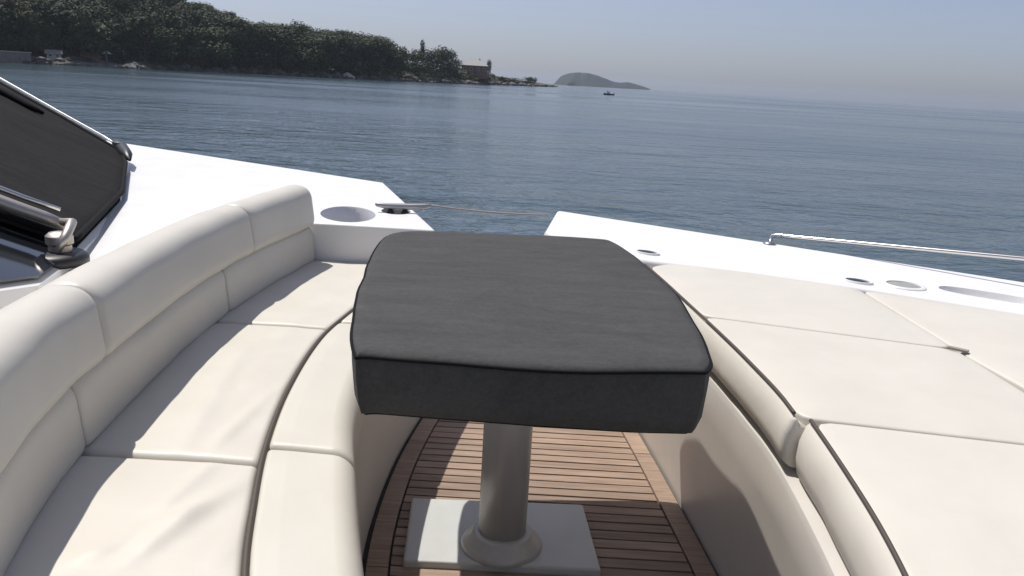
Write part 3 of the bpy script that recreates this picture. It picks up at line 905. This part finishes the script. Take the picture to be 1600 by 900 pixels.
WOOD = {'front': ('dark green pine standing low at the foot of the wood just above the shore rocks', 'bushy green broadleaf tree at the foot of the wood just above the shore rocks', 'at the foot of the shore wood'),
        'mid': ('dark green pine crowded halfway up the slope of the shore wood', 'bushy green broadleaf tree among the pines halfway up the wooded slope', 'halfway up the shore wood'),
        'crest': ('dark green pine high at the back of the wood against the skyline', 'bushy green broadleaf tree high at the back of the wood against the skyline', 'on the skyline of the shore wood')}
def place_wood(px, w, k, row):
    D = interp(SH, px)+w
    z = terrain(px, w); p = polar(px, D)
    room = zsil(px, D)-z
    if room < 3: return False
    broad = (k*7919 % 10) < 3
    h = random.uniform(8.5, 13.5) if broad else random.uniform(10, 15.5)
    h = min(h, room*random.uniform(.74, 1.0))
    tree('broadleaf_tree' if broad else 'pine_tree', 'broad' if broad else 'pine', (p.x, p.y, z), h, random.uniform(.85, 1.45),
         WOOD[row][1 if broad else 0], 'tree', ('broadleaf trees ' if broad else 'pines ')+WOOD[row][2])
    return True
k = 0
for w, cnt, x0, x1 in ((5, 46, -150, 632), (12, 46, -150, 632), (22, 46, -160, 634), (36, 44, -160, 632), (52, 44, -170, 628), (70, 44, -170, 622)):
    for i in range(cnt):
        px = x0+(x1-x0)*(i+random.uniform(.1, .9))/cnt
        if w == 5 and (38 < px < 215 and random.random() < .75): continue
        if px > 600 and w > 40: continue
        place_wood(px, w+random.uniform(-3, 5), k, 'front' if w < 10 else 'mid' if w < 45 else 'crest'); k += 1
# undergrowth: a mass of scrub beneath the trees
vf = []
rnd = random.Random(5)
V, F = [], []
for i in range(900):
    px = rnd.uniform(-260, 868); w = rnd.uniform(3.5, 60 if px < 640 else 22)
    if 30 < px < 215 and w < 9: continue
    D = interp(SH, px)+w; p = polar(px, D); z = terrain(px, w)
    if px > 775 and w > 14: continue
    r = rnd.uniform(.9, 2.4) if px < 770 else rnd.uniform(.5, 1.3)
    for j in range(34):
        d = Vector((rnd.gauss(0, 1), rnd.gauss(0, 1), abs(rnd.gauss(0, .8)))).normalized()
        q = p+Vector((d.x*r, d.y*r, z+d.z*r*.9)); s = r*rnd.uniform(.16, .30)
        u = (d+Vector((rnd.uniform(-.6, .6), rnd.uniform(-.6, .6), .3))).normalized(); t1 = u.orthogonal().normalized(); t2 = u.cross(t1)
        kk = len(V); V += [q-t1*s, q+t2*s*.7, q+t1*s, q-t2*s*.7]; F.append((kk, kk+1, kk+2, kk+3))
o = mesh('undergrowth', V, F, M_OAK); props(o, kind='stuff')

def big(name, kind, px, w, ytop, wid, label, group=None, kk=0):
    D = interp(SH, px)+w; p = polar(px, D); z = terrain(px, w)
    h = EYE+D*(hor(px)-ytop)/1256-z
    return tree(name, kind, (p.x, p.y, z-.2), h, wid, label, 'tree', group, kk)
big('broadleaf_tree', 'broad', 688, 10, 74, 1.15, 'broad domed tree standing right of the thin pointed tree on the point', None, 0)
big('broadleaf_tree', 'broad', 704, 14, 80, .95, 'rounded tree at the right edge of the clump beside the gap before the house', None, 1)
big('broadleaf_tree', 'broad', 650, 8, 82, 1.25, 'smaller rounded tree at the left foot of the clump on the point', None, 2)
big('broadleaf_tree', 'broad', 668, 14, 76, 1.35, 'dense tree directly below the thin pointed treetop on the point', None, 3)
big('cypress_tree', 'cypress', 659, 17, 65, .75, 'thin pointed dark cypress rising above the clump of round trees', None, 0)
big('cypress_tree', 'cypress', 763, 13, 95, 1.25, 'dark narrow cypress at the right-hand end of the red house', None, 1)
for (px, w, yt, wid, lab) in ((716, 6, 113, 1.6, 'low green shrub on the bank left of the red house'), (732, 6, 115, 1.7, 'low green shrub on the bank below the left half of the red house'),
                      (750, 6, 115, 1.7, 'low green shrub on the bank below the right half of the red house'), (785, 7, 119, 2.6, 'low spreading shrub just past the narrow cypress by the house'),
                      (802, 7, 121, 2.8, 'low spreading shrub halfway out along the rocky point'), (825, 6, 119.5, 1.7, 'round dark bush near the outer end of the rocky point')):
    D = interp(SH, px)+w; p = polar(px, D); z = terrain(px, w)
    h = max(1.2, EYE+D*(hor(px)-yt)/1256-z)
    tree('shrub', 'shrub', (p.x, p.y, z-.1), h*1.2, wid, lab, 'shrub', 'shrubs on the point')

# --- house on the point
def gable(c, L_, Wd, z0, z1, rz, over=.4, th=.18):
    ca, sa = math.cos(rz), math.sin(rz)
    def T(x, y, z): return (c[0]+x*ca-y*sa, c[1]+x*sa+y*ca, z)
    a, b = L_/2+over, Wd/2+over
    sec = [(-b, z0), (0, z1), (b, z0), (b, z0-th), (0, z1-th), (-b, z0-th)]
    return loft([[T(-a, y, z) for y, z in sec], [T(a, y, z) for y, z in sec]])
def hip(c, L_, Wd, z0, z1, rz, over=.5):
    ca, sa = math.cos(rz), math.sin(rz)
    def T(x, y, z): return (c[0]+x*ca-y*sa, c[1]+x*sa+y*ca, z)
    a, b = L_/2+over, Wd/2+over; r = max(.4, a-b)
    V = [T(-a, -b, z0), T(a, -b, z0), T(a, b, z0), T(-a, b, z0), T(-r, 0, z1), T(r, 0, z1), T(-a, -b, z0-.2), T(a, -b, z0-.2), T(a, b, z0-.2), T(-a, b, z0-.2)]
    return V, [(0, 1, 5, 4), (1, 2, 5), (2, 3, 4, 5), (3, 0, 4), (6, 9, 8, 7), (0, 6, 7, 1), (1, 7, 8, 2), (2, 8, 9, 3), (3, 9, 6, 0)]
def house(name, px, w, wpx, y_base, y_eave, y_ridge, wallm, roofm, label, nwin=3, hipped=True, depth=.7, cat='house'):
    D = interp(SH, px)+w; p = polar(px, D)
    rz = math.atan2(-p.x, p.y)
    zz = lambda y: EYE+D*(hor(px)-y)/1256
    L_ = wpx/1256*D*.97; Wd = L_*depth
    z0, z1, z2 = zz(y_base), zz(y_eave), zz(y_ridge)
    h = empty(name, (p.x, p.y, min(z0, terrain(px, w))), label, cat)
    zb = min(z0, terrain(px, w))-.5
    mesh('wall', *box((p.x, p.y, (zb+z1)/2), (L_, Wd, z1-zb), rz), wallm, h)
    mesh('roof', *(hip if hipped else gable)((p.x, p.y), L_, Wd, z1+.02, z2, rz), roofm, h)
    fx = Vector((math.cos(rz), math.sin(rz), 0)); fy = Vector((-math.sin(rz), math.cos(rz), 0))
    hh = z1-z0
    if hipped:
        c = p+fx*(L_*.18)+fy*(Wd*.1)
        mesh('chimney', *box((c.x, c.y, z2-.1), (.7, .7, 1.5), rz), M_STUCCO, [q for q in h.children if q.name.startswith('roof')][0])
        c = p-fx*(L_*.62)-fy*(Wd*.1)
        mesh('side_wing', *box((c.x, c.y, (zb+z0+hh*.62)/2), (L_*.30, Wd*.7, z0+hh*.62-zb), rz), M_STUCCO, h)
        c = p+fx*(L_*.02)-fy*(Wd/2)
        mesh('door', *box((c.x, c.y, z0+hh*.22), (1.1, .14, hh*.44), rz), M_WINDOW, h)
    for i in range(nwin):
        c = p+fx*(L_*((i+.5)/nwin-.5))-fy*(Wd/2); cz = z0+hh*.55
        wd = mesh('window', *box((c.x, c.y, cz), (min(1.3, L_/nwin*.45), .12, hh*.36), rz), M_STUCCO, h)
        mesh('pane', *box((c.x-fy.x*.05, c.y-fy.y*.05, cz), (min(1.1, L_/nwin*.36), .06, hh*.30), rz), M_WINDOW, wd)
    return h
house('house', 741, 14, 40, 115.5, 104, 95.5, M_REDWALL, M_PALEROOF, 'red brown house with a pale hipped roof on the point left of the narrow cypress', 4)
house('beach_hut', 84, 7, 17, 90, 84, 79, M_STUCCO, M_PALEROOF, 'small pale hut above the water below the left wood', 2, False, cat='hut')
house('beach_hut', 143, 9, 22, 93, 88, 83.5, M_TILE, M_TILE, 'small brown hut under the trees beside the white parasol', 2, False, cat='hut')
# terrace wall on the far left
pa, pb = polar(-60, interp(SH, -60)+2.0), polar(44, interp(SH, 44)+2.0)
tw = empty('terrace_wall', tuple(pa)[:2]+(SEA,), 'long grey stone terrace wall above the water at the far left', 'wall')
d = pb-pa; rz = math.atan2(d.y, d.x); mid = (pa+pb)/2
mesh('wall_face', *box((mid.x, mid.y, .1), (d.length, 1.2, 2.4), rz), M_STONE, tw)
mesh('coping', *box((mid.x, mid.y, 1.38), (d.length+.3, 1.5, .16), rz), M_STUCCO, tw)
# quay in front of the huts
pa, pb = polar(95, interp(SH, 95)+.5), polar(215, interp(SH, 215)+.5); d = pb-pa; rz = math.atan2(d.y, d.x); mid = (pa+pb)/2
qy = empty('quay', tuple(pa)[:2]+(SEA,), 'low grey stone quay along the water in front of the small huts', 'quay')
mesh('quay_face', *box((mid.x, mid.y, SEA+.35), (d.length, 3.0, 1.1), rz), M_STONE, qy)
mesh('quay_top', *box((mid.x, mid.y, SEA+.95), (d.length+.2, 3.2, .1), rz), M_ROCK, qy)
# parasol by the huts
pp = polar(167, interp(SH, 167)+4); zb = terrain(167, 4)
ps = empty('parasol', (pp.x, pp.y, zb), 'open white parasol on the quay right of the brown hut', 'parasol')
mesh('pole', *tube([(pp.x, pp.y, zb-.2), (pp.x, pp.y, zb+2.7)], .04, 8), M_STEEL, ps)
mesh('canopy', *lathe([(1.45, 2.1), (1.4, 2.14), (.7, 2.5), (.05, 2.78), (.0, 2.8)], (pp.x, pp.y, zb), 8), M_CLOTHW, ps)
# small craft
def small_boat(name, px, D, length, rz, hullm, label, cabin=True):
    p = polar(px, D)
    b = empty(name, (p.x, p.y, SEA), label, 'boat')
    ca, sa = math.cos(rz), math.sin(rz)
    def T(x, y, z): return (p.x+x*ca-y*sa, p.y+x*sa+y*ca, SEA+z)
    rows = []
    for u in (0, .15, .35, .55, .72, .86, .95, 1.0):
        x = (u-.5)*length; hw = length*.17*(1-max(0, (u-.5)/.5)**2.2)+.01; sh = length*.12+length*.06*u*u
        rows.append([T(x, -hw, sh), T(x, -hw*.95, sh*.5), T(x, -hw*.5, -.15), T(x, hw*.5, -.15), T(x, hw*.95, sh*.5), T(x, hw, sh)])
    mesh('hull', *loft(rows), hullm, b, smooth=False)
    if cabin:
        mesh('console', *box(T(.02*length, 0, length*.22), (length*.22, length*.2, length*.18), rz), M_STUCCO, b)
        mesh('windshield', *box(T(.14*length, 0, length*.34), (length*.03, length*.19, length*.10), rz), M_WINDOW, b)
    mesh('outboard', *box(T(-.53*length, 0, length*.12), (length*.07, length*.08, length*.2), rz), M_BLACK, b)
    return b
small_boat('motorboat', 952, 235, 2.9, rad(160), M_BOATDARK, 'tiny dark motorboat alone on the open water before the far island')
small_boat('moored_boat', 205, interp(SH, 205)-2.5, 4.2, rad(150), M_STUCCO, 'small white boat moored at the right end of the stone quay')

# ------------------------------------------------------------------ far island
ISL = [(862, 136), (868, 128), (876, 119), (888, 115), (902, 113.8), (918, 115), (932, 118.5), (946, 123.5), (958, 128), (968, 129.5), (980, 128.6), (992, 131.5), (1004, 135), (1016, 139)]
DI = 1900
V, F = [], []
xs = [862+i*2 for i in range(78)]
for px in xs:
    hgt = max(0, DI*(hor(px)-interp(ISL, px))/1256*.97+2.3)
    for j, (dd, f) in enumerate(((-150, -.05), (-140, .10), (-110, .35), (-70, .66), (-35, .88), (0, 1.0), (70, .8), (150, .4), (210, -.05))):
        p = polar(px, DI+dd+14*noise.noise(Vector((px*.05, j, 0))))
        z = SEA+hgt*f*(1+.14*noise.noise(Vector((px*.10, j*1.3, 2))) if 0 < f < 1 else f and (1+.09*noise.noise(Vector((px*.45, 0, 4)))) or 0) if f > 0 else SEA-3
        V.append((p.x, p.y, z))
for i in range(len(xs)-1):
    for j in range(8): F.append((i*9+j, (i+1)*9+j, (i+1)*9+j+1, i*9+j+1))
o = mesh('island', V, F, M_ISLAND, smooth=True); o['kind'] = 'structure'

# ------------------------------------------------------------------ haze
MH = bpy.data.materials.new('haze_air'); MH.use_nodes = True
nt = MH.node_tree; nt.nodes.clear()
out = nt.nodes.new('ShaderNodeOutputMaterial'); pvn = nt.nodes.new('ShaderNodeVolumePrincipled')
pvn.inputs['Color'].default_value = (.71, .77, .87, 1); pvn.inputs['Density'].default_value = .00015
pvn.inputs['Anisotropy'].default_value = .35
nt.links.new(pvn.outputs[0], out.inputs['Volume'])
hz = mesh('haze', *box((0, 0, 31-1.3), (14600, 14600, 64.6)), MH); hz['kind'] = 'stuff'
